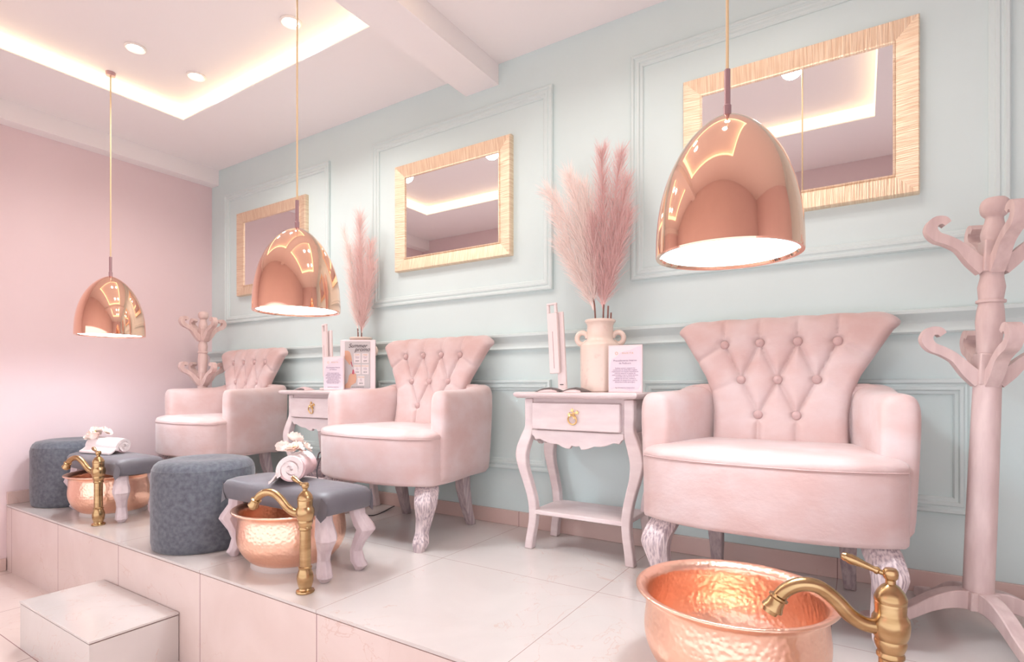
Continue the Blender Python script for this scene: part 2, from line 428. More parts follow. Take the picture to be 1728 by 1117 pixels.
def segd(px, pz, a, b):
    vx, vz = b[0]-a[0], b[1]-a[1]; L2 = vx*vx+vz*vz; t = max(0, min(1, ((px-a[0])*vx+(pz-a[1])*vz)/L2))
    return math.hypot(px-a[0]-vx*t, pz-a[1]-vz*t)
def back_y(z):   # leaning face of the back
    y = .372+(z-.45)*.17
    if z > .80: y += ((z-.80)/.09)**2*.022
    return y
def back_front(px, pz, w):
    e = min(1, (w-abs(px))/.035); e = max(0, e)
    puff = .030*math.sqrt(max(0, 1-(1-e)**2))
    d = 0
    for (a, b) in SEG: d = max(d, .022*math.exp(-(segd(px, pz, BUT[a], BUT[b])/.012)**1.0))
    for i in range(4): d = max(d, .014*math.exp(-(segd(px, pz, BUT[i], (BUT[i][0]*1.04, .92))/.009)**1.0))
    for i in (7, 8): d = max(d, .014*math.exp(-(segd(px, pz, BUT[i], (BUT[i][0], .40))/.010)**1.4))
    for s, i in ((-1, 0), (1, 3)): d = max(d, .010*math.exp(-(segd(px, pz, BUT[i], (s*.275, .722))/.010)**1.4))
    for s, i in ((-1, 4), (1, 6)): d = max(d, .005*math.exp(-(segd(px, pz, BUT[i], (s*.20, .63))/.010)**1.4))
    for (bx, bz) in BUT: d = max(d, .032*math.exp(-(math.hypot(px-bx, pz-bz)/.018)**1.5))
    return puff-d
def make_chair(name, label):
    t = thing(name, label, 'armchair', (0, 0, 0), 0, 'pink tufted armchairs in a row')
    # seat block: loft of plan outlines
    rings = []
    for (z, s) in [(.252, .985), (.256, .997), (.265, 1.0), (.40, 1.004), (.425, 1.004), (.437, .998)]:
        rings.append([(x, y, z) for (x, y) in outline_seat(s, s)])
    MB().loft(rings, (True, False)).build('seat_base', M['velvet'], t, smooth=True, angle=50)
    rings = []
    for (z, s) in [(.434, .998), (.440, 1.006), (.449, 1.002), (.457, .985), (.464, .94), (.470, .85), (.474, .6), (.476, .3)]:
        rings.append([(x, y, z+(.0)) for (x, y) in outline_seat(s, s)])
    MB().loft(rings, (False, True)).build('seat_cushion', M['velvet'], t, smooth=True, angle=60)
    # welt
    ol = outline_seat(1.007, 1.007)[:15]
    MB().tube([(x, y-.0005, .437) for (x, y) in ol], .0018, 6).build('piping', M['velvet_button'], t, smooth=True)
    # arms: loft of upright rounded sections from front to back
    for s in (-1, 1):
        secs = []
        tab = [(-.002, .40, .0, .25), (.004, .75, .0, 0), (.016, .94, .0, 0), (.035, 1, 0, 0), (.12, 1, 0, 0), (.22, 1, 0, 0), (.32, 1, 0, 0), (.39, 1, 0, 0), (.43, .92, 0, 0), (.445, .6, 0, 0)]
        for (yy, sc_, _, _) in tab:
            u = (yy-.03)/.40; u = max(0, min(1, u))
            xi = .272-.082*u**1.15; xo = .360-.035*u**1.5
            zt = .628+.006*u+.024*sm((u-.65)/.35); zb = .256-.012*u
            cx = (xi+xo)/2; hw = (xo-xi)/2*sc_; top = zt-(1-sc_)*.045
            ring = []
            prof = [(-1, zb), (-1, .30), (-1.02, .42), (-1.05, .52), (-1.03, top-.05), (-.95, top-.022), (-.72, top-.006), (-.35, top), (0, top+.001), (.35, top), (.72, top-.006), (.97, top-.024), (1.05, top-.055), (1.0, .50), (.90, .40), (.78, .30), (.70, zb)]
            for (a, z) in prof: ring.append((s*(cx+a*hw), .078+yy*.9, z))
            secs.append(ring)
        if s < 0: pass
        MB().loft(secs).build('armrest', M['velvet'], t, sub=1)
        # stitched seam on the outer front corner
        pts = [(s*(.318+.040*f), .048, z) for (f, z) in [(.72, .29), (.86, .40), (1.02, .50), (1.05, .57), (.9, .604), (.5, .6265)]]
    # backrest: tufted sheet closed with a rounded back
    NX, NZ = 132, 110; z0, z1 = .42, .90
    fr = []; 
    for j in range(NZ+1):
        z = z0+(z1-z0)*j/NZ; row = []
        for i in range(NX+1):
            u = -1+2*i/NX; w_ = interp(BW, z)
            cornr = 1.0
            if z > .86: cornr = 1-.035*((z-.86)/.04)**2
            px = u*w_*cornr
            zz = z
            top = .880-.020*abs(u)**12+.004*abs(math.sin((px/.113)*PI))-.004*abs(math.cos(px*PI/.113+PI/2))*0
            if z > .82: zz = .82+(z-.82)*(top-.82)/(.08)
            f = back_front(px, min(zz, .875), w_*cornr+1e-4)
            et = max(0, 1-max(0, (zz-(top-.03))/.03)**2)
            y = back_y(zz)-f*math.sqrt(et) if zz > top-.03 else back_y(zz)-f
            row.append((px, y, zz))
        fr.append(row)
    mb = MB(); vs = [p for r in fr for p in r]; n = NX+1; fs = []
    for j in range(NZ):
        for i in range(NX): fs.append((j*n+i, j*n+i+1, (j+1)*n+i+1, (j+1)*n+i))
    # back side: same outline, pushed back
    off = len(vs); TH = .045
    for r in fr:
        for (px, y, zz) in r:
            e = 1-(abs(px)/(interp(BW, zz)+.01))**6
            et = 1-max(0, (zz-.80)/.08)**3
            vs.append((px, back_y(zz)+TH*max(.35, e)*max(.5, et), zz-.004*(zz > .86)))
    for j in range(NZ):
        for i in range(NX): fs.append((off+j*n+i, off+(j+1)*n+i, off+(j+1)*n+i+1, off+j*n+i+1))
    for i in range(NX):
        fs.append((NZ*n+i, NZ*n+i+1, off+NZ*n+i+1, off+NZ*n+i)); fs.append((i+1, i, off+i, off+i+1))
    for j in range(NZ):
        fs.append((j*n, (j+1)*n, off+(j+1)*n, off+j*n)); fs.append(((j+1)*n+NX, j*n+NX, off+j*n+NX, off+(j+1)*n+NX))
    mb.add(vs, fs); mb.build('backrest', M['velvet'], t, smooth=True, angle=80)
    # lower back shell
    rings = []
    for (z, w_, d) in [(.245, .27, .0), (.27, .285, .0), (.45, .300, .0), (.60, .305, .0), (.645, .290, .0), (.655, .25, 0)]:
        rings.append([(-w_, .40, z), (-w_, .445, z), (-w_*.8, .475, z), (w_*.8, .475, z), (w_, .445, z), (w_, .40, z)])
    MB().loft(rings).build('back_shell', M['velvet'], t, smooth=True, bevel=.012, angle=60)
    for (bx, bz) in BUT:
        y = back_y(bz)-.030+.018
        mt = Matrix.Translation((bx, y-.003, bz)) @ Matrix.Rotation(R(90), 4, 'X')
        MB().lathe([(.0145, -.006), (.0145, 0), (.0128, .0045), (.008, .0075), (.001, .0085)], 18, mt).build('button', M['velvet_button'], t, smooth=True)
    # legs
    for s in (-1, 1):
        pts = [(s*.262, .085, .262), (s*.278, .060, .225), (s*.292, .038, .18), (s*.283, .040, .12), (s*.276, .036, .07), (s*.284, .018, .03), (s*.287, .006, 0.0)]
        rr = [.040, .045, .042, .031, .025, .030, .020]
        P = cat(pts, 4); rad = []
        for i in range(len(P)): rad.append(interp([(k, r) for k, r in enumerate(rr)], i/4))
        rings = []
        for p, r in zip(P, rad):
            rings.append([(p[0]+r*a, p[1]+r*b_, p[2]) for (a, b_) in [(-.95, -.55), (-.55, -.95), (.55, -.95), (.95, -.55), (.95, .55), (.55, .95), (-.55, .95), (-.95, .55)]])
        MB().loft(rings).build('leg', M['limed'], t, smooth=True, angle=30)
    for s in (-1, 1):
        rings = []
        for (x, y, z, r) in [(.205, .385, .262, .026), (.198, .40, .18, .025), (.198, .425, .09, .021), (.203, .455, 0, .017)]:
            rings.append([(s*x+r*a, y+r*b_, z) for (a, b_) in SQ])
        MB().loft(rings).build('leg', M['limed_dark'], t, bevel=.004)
    return t
CY = 1.60
chair = make_chair('tufted_armchair', 'nearest pink velvet tufted armchair, right of the table with milk-can vase')
chair.location = (-.235, CY, 0)
dup(chair, (-1.745, CY, 0), 'middle pink velvet tufted armchair, in front of the central mirror')
dup(chair, (-3.255, CY, 0), 'farthest pink velvet tufted armchair, beside the pink wall')

# ------------------------------------------------------------------ side tables
def make_table(label):
    t = thing('side_table', label, 'side table', (0, 0, 0), 0, 'pale painted side tables between the armchairs')
    # local: origin centre of front feet line; body x +-.225, y 0..0.24
    def rr(x, y0, y1, z):
        return [(-x, y0, z), (x, y0, z), (x, y1, z), (-x, y1, z)]
    MB().loft([rr(.240, -.035, .262, .600), rr(.250, -.045, .262, .606), rr(.253, -.048, .262, .612), rr(.253, -.048, .262, .618), rr(.247, -.042, .262, .623)]).build('table_top', M['table_wood'], t, smooth=True, angle=25)
    MB().box(-.200, .200, .001, .240, .465, .601).build('case', M['table_wood'], t)
    # scalloped aprons
    def scallop(L, n=48):
        pts = [(-L, .475), (L, .475)]
        for i in range(n+1):
            x = L-2*L*i/n; u = abs(x)/L
            z = .447-.030*sm(1-u)*1.0-.007*abs(math.sin(u*PI*2.5))-.004
            if u > .93: z = .447+(u-.93)*.1
            if u < .10: z = .418-.004*math.cos(u/.1*PI/2)+.004
            pts.append((x, z))
        return pts
    MB().prism(scallop(.19), -.010, .006).build('apron', M['table_wood'], t, bevel=.002)
    for s in (-1, 1):
        mt = Matrix.Translation((s*.212, .12, 0)) @ Matrix.Rotation(R(90), 4, 'Z')
        MB().prism(scallop(.10), -.008, .008, mt).build('apron', M['table_wood'], t, bevel=.002)
    d = MB().box(-.182, .182, -.024, .0, .479, .582).build('drawer', M['table_wood'], t, bevel=.004)
    # legs
    pts = [(0, .598), (0, .54), (0, .487), (-.010, .452), (-.026, .405), (-.032, .365), (-.024, .315), (-.006, .255), (.008, .20), (.013, .15), (.011, .105), (.002, .05), (-.004, 0)]
    wd = [.019, .019, .019, .024, .026, .024, .020, .018, .0175, .017, .0165, .0165, .017]
    for sx in (-1, 1):
        for fy in (0, 1):
            P = cat([(p[0], p[1], 0) for p in pts], 3); rings = []
            for i, p in enumerate(P):
                w_ = interp(list(enumerate(wd)), i/3); off = p[0]
                x = sx*(.207-off) if sx > 0 else -(.207-off)
                y = (.012+off*.35) if fy == 0 else (.222-off*.3)
                rings.append([(x-w_, y-.017, p[1]), (x+w_, y-.017, p[1]), (x+w_, y+.017, p[1]), (x-w_, y+.017, p[1])])
            MB().loft(rings).build('leg', M['table_wood'], t, bevel=.004, smooth=True, angle=30)
    MB().box(-.195, .195, .0, .235, .140, .157).build('shelf', M['table_wood'], t, bevel=.003)
    # flower and ring pull on the drawer
    ringpts = [(-.002+.017*math.cos(a), -.033-.004*math.sin(a), .520+.017*math.sin(a)) for a in [2*PI*i/24 for i in range(25)]]
    MB().tube(ringpts, .0030, 8).build('handle_ring', M['gold'], d, smooth=True)
    mb = MB()
    for (fx, fz) in [(-.004, .556), (.016, .548), (-.016, .540), (.006, .530)]:
        star = []
        for i in range(10):
            a = PI/2+i*PI/5; r = .0085 if i % 2 == 0 else .004
            star.append((fx+r*math.cos(a), fz+r*math.sin(a)))
        mb.prism(star, -.031, -.026)
    mb.tube([(-.004, -.028, .556), (.006, -.028, .530)], .002, 6); mb.tube([(.016, -.028, .548), (-.016, -.028, .540)], .002, 6); mb.box(-.003, .003, -.028, -.022, .538, .545)
    mb.build('handle_flower', M['gold'], d)
    return t
TY = 1.875
tab = make_table('pale painted side table holding the milk-can vase, left of the nearest armchair'); tab.location = (-.91, TY, 0)
dup(tab, (-2.425, TY, 0), 'pale painted side table holding the summer promo poster, between the two farther armchairs')

# ------------------------------------------------------------------ stools and poufs
def rrect(hx, hy, r, z, n=5):
    pts = []
    for (cx, cy, a0) in [(hx-r, hy-r, 0), (-hx+r, hy-r, 90), (-hx+r, -hy+r, 180), (hx-r, -hy+r, 270)]:
        for i in range(n+1):
            a = R(a0+90*i/n); pts.append((cx+r*math.cos(a), cy+r*math.sin(a), z))
    return pts
def make_stool(label):
    t = thing('footstool', label, 'footstool', (0, 0, 0), 0, 'grey cushioned footstools straddling the copper basins')
    rg = [rrect(.288, .098, .02, .222), rrect(.294, .104, .02, .226), rrect(.300, .108, .025, .25), rrect(.300, .108, .03, .275), rrect(.292, .101, .035, .290), rrect(.275, .085, .04, .298), rrect(.22, .05, .03, .303), rrect(.12, .02, .015, .305)]
    cu = MB().loft(rg).build('cushion', M['grey_cloth'], t, smooth=True, angle=70)
    # folded cloth corners and tacks
    for sx in (-1, 1):
        for sy in (-1, 1):
            x = sx*.283; y = sy*.108
            v = [(sx*.262, y*1.01, .222), (sx*.288, y*1.03, .206), (sx*.302, y*.93, .224), (sx*.303, y*.9, .262), (sx*.285, y*.99, .286), (sx*.276, y*1.02, .25)]
            mb = MB(); c = (sx*.284, y*.8, .24)
            mb.add(v+[c], [(i, (i+1) % 6, 6) for i in range(6)]+[(0, 1, 2, 3, 4, 5)])
            mb.build('corner_fold', M['grey_cloth'], cu, smooth=True, angle=50)
    # carved legs
    pts = [(0, .228, .026), (.002, .200, .026), (.018, .160, .033), (.024, .145, .032), (.006, .10, .022), (-.002, .07, .020), (.002, .035, .024), (.010, .018, .024), (.006, 0, .012)]
    for sx in (-1, 1):
        for sy in (-1, 1):
            rings = []
            for (o_, z, r) in pts:
                x = sx*(.252+o_*1.3); y = sy*(.070+o_*.6)
                rings.append([(x+r*a, y+r*b_, z) for (a, b_) in [(-1, -.45), (-.45, -1), (.45, -1), (1, -.45), (1, .45), (.45, 1), (-.45, 1), (-1, .45)]])
            MB().loft(rings).build('leg', M['stool_wood'], t, bevel=.002, smooth=True, angle=20)
    return t
st = make_stool('grey cushioned footstool over the middle basin, with the towel roll end facing out'); st.location = (-1.755, 1.263, 0)
dup(st, (-3.218, 1.263, 0), 'grey cushioned footstool over the farthest basin, beside the pouf by the pink wall')

def make_pouf(label):
    t = thing('pouf', label, 'pouf', (0, 0, 0), 0, 'round grey velvet poufs')
    n = 64
    def ring(r, z, wob=0):
        return [((r+wob*math.sin(j*.9+z*31)*.5+wob*math.sin(j*2.3))*math.cos(2*PI*j/n), (r+wob*math.sin(j*.9+z*31)*.5)*math.sin(2*PI*j/n), z) for j in range(n)]
    rg = [ring(.176, 0), ring(.185, .006), ring(.189, .03, .001), ring(.190, .10, .001), ring(.190, .17, .001), ring(.190, .24, .001), ring(.1895, .295, .001), ring(.186, .314)]
    MB().loft(rg, (True, False)).build('body', M['grey_velvet'], t, smooth=True, angle=60)
    rg = [ring(.186, .314), ring(.179, .330), ring(.166, .342), ring(.13, .350), ring(.09, .349), ring(.05, .346), ring(.01, .344)]
    MB().loft(rg, (False, True)).build('top_cushion', M['grey_velvet'], t, smooth=True, angle=60)
    MB().tube([(.1855*math.cos(a), .1855*math.sin(a), .314) for a in [2*PI*i/48 for i in range(49)]], .0015, 6).build('seam', M['grey_velvet'], t, smooth=True)
    return t
pf = make_pouf('round grey velvet pouf beside the middle footstool, largest in view'); pf.location = (-2.294, 1.225, 0)
dup(pf, (-3.722, 1.265, 0), 'round grey velvet pouf against the pink wall', rz=1.2)

# ------------------------------------------------------------------ basins
def make_basin(label):
    t = thing('copper_basin', label, 'basin', (0, 0, 0), 0, 'hammered copper foot basins')
    pr = [(.0, .012), (.10, .012), (.132, .016), (.152, .030), (.172, .055), (.185, .085), (.189, .115), (.186, .150), (.184, .178), (.187, .188), (.196, .196), (.205, .199), (.207, .203), (.203, .206), (.192, .203), (.182, .192), (.180, .175), (.183, .145), (.185, .115), (.180, .085), (.166, .057), (.146, .034), (.12, .022), (.0, .020)]
    MB().lathe(cat_prof(pr, 3), 96).build('bowl', M['hammered'], t, smooth=True, angle=80)
    MB().lathe([(.0, 0), (.142, 0), (.142, .008), (.136, .018), (.0, .018)], 64).build('silicone_base', M['bead'], t, smooth=True, angle=40)
    MB().lathe([(.001, .0225), (.017, .0225), (.020, .024), (.021, .0212)], 24).build('drain', M['brass'], t, smooth=True)
    return t
def cat_prof(pr, n):
    return [(max(0.0005, p[0]), p[1]) for p in cat([(a, b_, 0) for (a, b_) in pr], n)]
bs = make_basin('hammered copper basin in the foreground, below the nearest armchair'); bs.location = (-.238, 1.27, 0)
dup(bs, (-1.775, 1.27, 0), 'hammered copper basin under the middle grey footstool')
dup(bs, (-3.243, 1.27, 0), 'hammered copper basin farthest away, under the footstool by the pink wall')

# ------------------------------------------------------------------ faucets
def make_faucet(label):
    t = thing('basin_faucet', label, 'faucet', (0, 0, 0), 0, 'antique brass basin faucets')
    pr = [(.0, 0), (.027, 0), (.0285, .003), (.027, .007), (.021, .010), (.019, .014), (.0235, .030), (.0255, .044), (.0245, .056), (.020, .070), (.0185, .074), (.0205, .077), (.0205, .080), (.0175, .083), (.0172, .195), (.0205, .198), (.0205, .202), (.0185, .206), (.0225, .216), (.0235, .222), (.0225, .227), (.0265, .236), (.0282, .250), (.027, .262), (.0235, .268), (.0225, .272), (.0232, .284), (.0228, .288)]
    MB().lathe(pr, 32).build('column', M['brass'], t, smooth=True, angle=35)
    MB().lathe([(.0228, .288), (.0238, .290), (.0238, .296), (.020, .306), (.013, .315), (.0075, .319), (.0075, .325), (.0105, .329), (.0115, .335), (.0108, .341), (.0085, .344), (0, .345)], 28).build('cap', M['brass'], t, smooth=True, angle=35)
    # spout: swings over towards camera-left
    dv = Vector((-.173, -.067, 0)).normalized()
    def P(a, z): return (dv.x*a, dv.y*a, z)
    path = cat([P(.018, .246), P(.04, .249), P(.062, .262), P(.086, .288), (P(.112, .306)), P(.138, .308), P(.160, .298), P(.175, .282)], 5)
    rad = [interp([(0, .0125), (.35, .0125), (1, .0115)], i/(len(path)-1)) for i in range(len(path))]
    MB().tube(path, rad, 16).build('spout', M['brass'], t, smooth=True)
    a = Vector(P(.172, .286)); b_ = Vector(P(.187, .258)); ax = (b_-a); L_ = ax.length; ax.normalize()
    q = ax.to_track_quat('Z', 'Y').to_matrix().to_4x4(); mt = Matrix.Translation(a) @ q
    MB().lathe([(.0118, 0), (.0165, .002), (.0165, .005), (.0135, .008), (.0150, .018), (.0178, .024), (.0178, .027), (.0135, .028), (.012, L_+.003), (.001, L_+.003)], 20, mt).build('spout_tip', M['brass'], t, smooth=True, angle=35)
    # lever
    la = Vector((-.008, .0, .334)); lb = la+Vector((-.062, .004, .020))
    ax = (lb-la); L_ = ax.length; q = ax.to_track_quat('Z', 'Y').to_matrix().to_4x4(); mt = Matrix.Translation(la) @ q
    MB().lathe([(.004, 0), (.0045, .008), (.0065, .010), (.0065, .013), (.0048, .016), (.006, .030), (.0082, .045), (.009, .052), (.0072, .057), (.0078, .060), (.0055, .065), (.001, .067)], 16, mt).build('lever', M['brass'], t, smooth=True, angle=35)
    return t
fc = make_faucet('antique brass curved faucet in the foreground, beside the nearest basin'); fc.location = (.04, 1.11, 0)
dup(fc, (-1.475, 1.10, 0), 'antique brass curved faucet in front of the middle footstool')
dup(fc, (-2.995, 1.11, 0), 'antique brass curved faucet farthest away, before the footstool by the pink wall')

# ------------------------------------------------------------------ coat stands
def hook_profile():
    # (out, up, half-width)
    return [(.018, -.030, .020), (.045, -.005, .017), (.075, .030, .012), (.105, .050, .0125), (.130, .062, .013), (.143, .084, .0135), (.134, .104, .0125), (.116, .106, .011), (.106, .096, .009)]
def make_stand(label, mt_, lean, rot, hrot=0.):
    t = thing('coat_stand', label, 'coat stand', (0, 0, 0), 0, 'turned wooden coat stands')
    t.rotation_euler = (0, lean, 0)
    pr = [(.0, .078), (.034, .078), (.034, .30), (.0325, .50), (.0305, .688), (.026, .690), (.026, .700)]
    MB().lathe(pr, 32).build('pole', mt_, t, smooth=True, angle=40)
    for z in (.695, 1.0):
        h = .075
        MB().box(-.026, .026, -.026, .026, z-.01, z+h, Matrix.Rotation(hrot, 4, 'Z')).build('hub', mt_, t, bevel=.003)
        for a in range(4):
            ang = a*PI/2+hrot
            pts = hook_profile(); P = cat([(p[0], 0, z+.03+p[1]) for p in pts], 4)
            rr = [interp(list(enumerate([p[2] for p in pts])), i/4) for i in range(len(P))]
            rings = []
            for i, p in enumerate(P):
                tg = (P[min(i+1, len(P)-1)]-P[max(i-1, 0)]).normalized(); nn = Vector((-tg.z, 0, tg.x)); hw = .0155
                r = rr[i]
                rings.append([p+nn*r+Vector((0, hw, 0)), p-nn*r+Vector((0, hw, 0)), p-nn*r-Vector((0, hw, 0)), p+nn*r-Vector((0, hw, 0))])
            MB().loft(rings, mtx=Matrix.Rotation(ang, 4, 'Z')).build('hook', mt_, t, bevel=.003, smooth=True, angle=35)
    pr = [(.024, .768), (.0275, .775), (.0265, .79), (.0285, .82), (.0315, .855), (.0295, .885), (.0265, .905), (.0325, .908), (.0325, .914), (.0265, .917), (.0285, .935), (.030, .95), (.0255, .975), (.025, .992)]
    MB().lathe(pr, 28).build('turned_spindle', mt_, t, smooth=True, angle=40)
    pr = [(.0, 1.07), (.024, 1.07), (.026, 1.078), (.0285, 1.09), (.0265, 1.105), (.021, 1.125), (.0195, 1.137), (.022, 1.14), (.029, 1.148), (.0325, 1.162), (.031, 1.177), (.022, 1.189), (.001, 1.193)]
    MB().lathe(cat_prof(pr, 2), 28).build('finial', mt_, t, smooth=True, angle=50)
    MB().box(-.034, .034, -.034, .034, .075, .125, Matrix.Rotation(rot, 4, 'Z')).build('foot_hub', mt_, t, bevel=.003)
    for a in range(4):
        ang = a*PI/2+rot
        pts = [(.025, .100, .026), (.07, .098, .024), (.12, .080, .021), (.17, .050, .018), (.22, .026, .016), (.265, .018, .017), (.285, .014, .014)]
        P = cat([(p[0], 0, p[1]) for p in pts], 4); rings = []
        for i, p in enumerate(P):
            r = interp(list(enumerate([q[2] for q in pts])), i/4); hw = .019
            rings.append([(p[0], hw, p[2]+r), (p[0], hw, max(.001, p[2]-r)), (p[0], -hw, max(.001, p[2]-r)), (p[0], -hw, p[2]+r)])
        MB().loft(rings, mtx=Matrix.Rotation(ang, 4, 'Z')).build('foot', mt_, t, bevel=.003, smooth=True, angle=35)
    return t
c1 = make_stand('blush painted coat stand at the right edge, behind the nearest armchair', M['stand_wood'], R(1.9), R(22), R(11)); c1.location = (.250, 1.85, 0); c1.scale = (.95,)*3
c2 = make_stand('pale painted coat stand in the corner behind the farthest armchair', M['stand_pale'], R(1.5), R(45)); c2.location = (-3.66, 1.93, 0); c2.scale = (.95,)*3

# ------------------------------------------------------------------ things on the side tables
TT = .623
def make_vase(label, loc):
    t = thing('milk_can_vase', label, 'vase', loc, 0, 'cream ceramic milk-can vases')
    pr = [(.0, 0), (.070, 0), (.076, .006), (.077, .02), (.0775, .05), (.0785, .165), (.078, .182), (.074, .190), (.060, .200), (.053, .208), (.051, .220), (.051, .262), (.055, .272), (.060, .276), (.061, .282), (.058, .285), (.050, .282), (.046, .262), (.046, .21), (.0, .20)]
    MB().lathe(pr, 40).build('body', M['ceramic'], t, smooth=True, angle=35)
    for s in (-1, 1):
        P = [(s*(.070+.021*math.cos(a)*1.0), 0, .212+.023*math.sin(a)) for a in [R(d) for d in range(-150, 181, 15)]]
        MB().tube(P, .0105, 10, up=Vector((0, 1, 0))).build('handle', M['ceramic'], t, smooth=True)
    return t
v1 = make_vase('cream milk-can vase on the table beside the nearest armchair', (-.872, 2.01, TT)); v1.rotation_euler = (0, 0, R(20))
v2 = dup(v1, (-2.29, 2.06, TT), 'cream milk-can vase mostly hidden behind the summer promo poster')

def plume(mb, p0, p1, p2, n, L0, wid=.0008, a0=.6, start=.05, rnd=random):
    p0, p1, p2 = Vector(p0), Vector(p1), Vector(p2)
    def B(t): return p0*(1-t)**2+p1*2*t*(1-t)+p2*t*t
    def T(t): return ((p1-p0)*(1-t)+(p2-p1)*t).normalized()
    vs = []; fs = []
    for i in range(int(n*.8)):
        t = start+(1-start)*rnd.random()**.85
        p = B(t); tg = T(t); ax = tg.cross(Vector((rnd.uniform(-1, 1), rnd.uniform(-1, 1), rnd.uniform(-1, 1))))
        if ax.length < .05: continue
        ax.normalize()
        env = math.sin(PI*min(1, .12+.80*t))**.6
        L = L0*1.35*(.35+.65*env)*rnd.uniform(.65, 1.1); a = a0*rnd.uniform(.6, 1.25)
        d = (tg*math.cos(a)+ax*math.sin(a)).normalized()
        q1 = p+d*L*.45; d2 = (d+tg*.35+Vector((0, 0, -.12))).normalized(); q2 = q1+d2*L*.35; q3 = q2+(d2+Vector((0, 0, -.15))).normalized()*L*.25
        sd = d.cross(Vector((rnd.uniform(-1, 1), rnd.uniform(-1, 1), rnd.uniform(-1, 1))))
        if sd.length < .05: continue
        sd = sd.normalized()*wid
        o_ = len(vs); vs += [p-sd*.5, p+sd*.5, q1-sd*.6, q1+sd*.6, q2-sd*.4, q2+sd*.4, q3]
        fs += [(o_, o_+1, o_+3, o_+2), (o_+2, o_+3, o_+5, o_+4), (o_+4, o_+5, o_+6)]
    mb.add(vs, fs)
    mb.tube([B(k/12) for k in range(13)], [.0022*(1-k/14) for k in range(13)], 5)
def pampas(label, loc, m, specs, stem_top, group):
    """specs: tips relative to loc; stem from inside the vase"""
    t = thing('pampas_stem', label, 'pampas grass', loc, 0, group)
    MB().tube(cat([(0, 0, -.06), (stem_top[0]*.4, stem_top[1]*.4, stem_top[2]*.5), stem_top], 4), .0035, 8).build('stem', M['stem'], t, smooth=True)
    for (sx, sy, sz, bx, by, bz, ex, ey, ez, n, L) in specs:
        mb = MB(); plume(mb, (sx, sy, sz), (bx, by, bz), (ex, ey, ez), n, L)
        mb.build('plume', m, t)
    return t
# right vector is (.842,.539): offsets laid along the wall (x)
TOPZ = TT+.285
px = -.872
pampas('blush pink pampas stem leaning left in the near milk-can vase', (px-.018, 2.01, TOPZ), M['pampas_light'], [
    (-.01, 0, .04, -.02, 0, .30, -.215, -.01, .55, 1500, .085),
    (-.01, 0, .06, -.03, 0, .35, -.125, .01, .60, 1700, .09),
    (-.01, 0, .05, -.0, 0, .30, -.06, .02, .55, 1500, .08),
    (-.01, 0, .04, -.06, -.01, .20, -.175, -.02, .44, 1000, .075),
    (-.01, 0, .04, -.06, .0, .16, -.165, -.01, .33, 900, .07)], (-.012, 0, .09), 'faux pampas in the near vase')
pampas('mauve pampas stem standing upright in the near milk-can vase', (px+.012, 2.01, TOPZ), M['pampas_mauve'], [
    (.0, 0, .04, .0, 0, .35, .0, -.01, .66, 1900, .075),
    (.0, 0, .05, .03, 0, .35, .07, .01, .64, 1500, .075),
    (.0, 0, .05, .05, 0, .28, .10, .0, .53, 1400, .07),
    (.0, 0, .04, .05, .0, .20, .115, -.01, .40, 1100, .065),
    (.0, 0, .04, -.04, 0, .20, -.035, -.02, .40, 1100, .065)], (.004, 0, .06), 'faux pampas in the near vase')
for (dx, h) in [(.036, .052), (.048, .025)]:
    tag(MB().tube([(px+dx-.004, 2.005, TOPZ-.05), (px+dx, 2.005, TOPZ+h)], .0035, 8).build('bare_stem', M['stem'], smooth=True),
        ('taller' if h > .03 else 'shorter')+' cut bare brown stem in the near milk-can vase', 'stem')
pampas('mauve pampas stem rising behind the summer promo poster', (-2.285, 2.06, TOPZ), M['pampas_rose'], [
    (.0, 0, .02, -.0, 0, .30, .0, -.01, .66, 1700, .08),
    (.0, 0, .02, .04, 0, .25, .065, .01, .50, 1200, .075),
    (.0, 0, .02, .05, 0, .2, .085, .0, .38, 1000, .07),
    (.0, 0, .02, -.04, 0, .22, -.03, .0, .48, 1000, .075)], (.0, 0, .06), 'faux pampas in the far vase')
pampas('pale blush pampas stem left of the mauve one behind the poster', (-2.30, 2.05, TOPZ), M['pampas_light'], [
    (-.0, 0, .03, -.03, 0, .30, -.115, 0, .60, 900, .065),
    (-.0, 0, .03, -.04, 0, .25, -.07, 0, .50, 900, .07)], (-.004, 0, .05), 'faux pampas in the far vase')

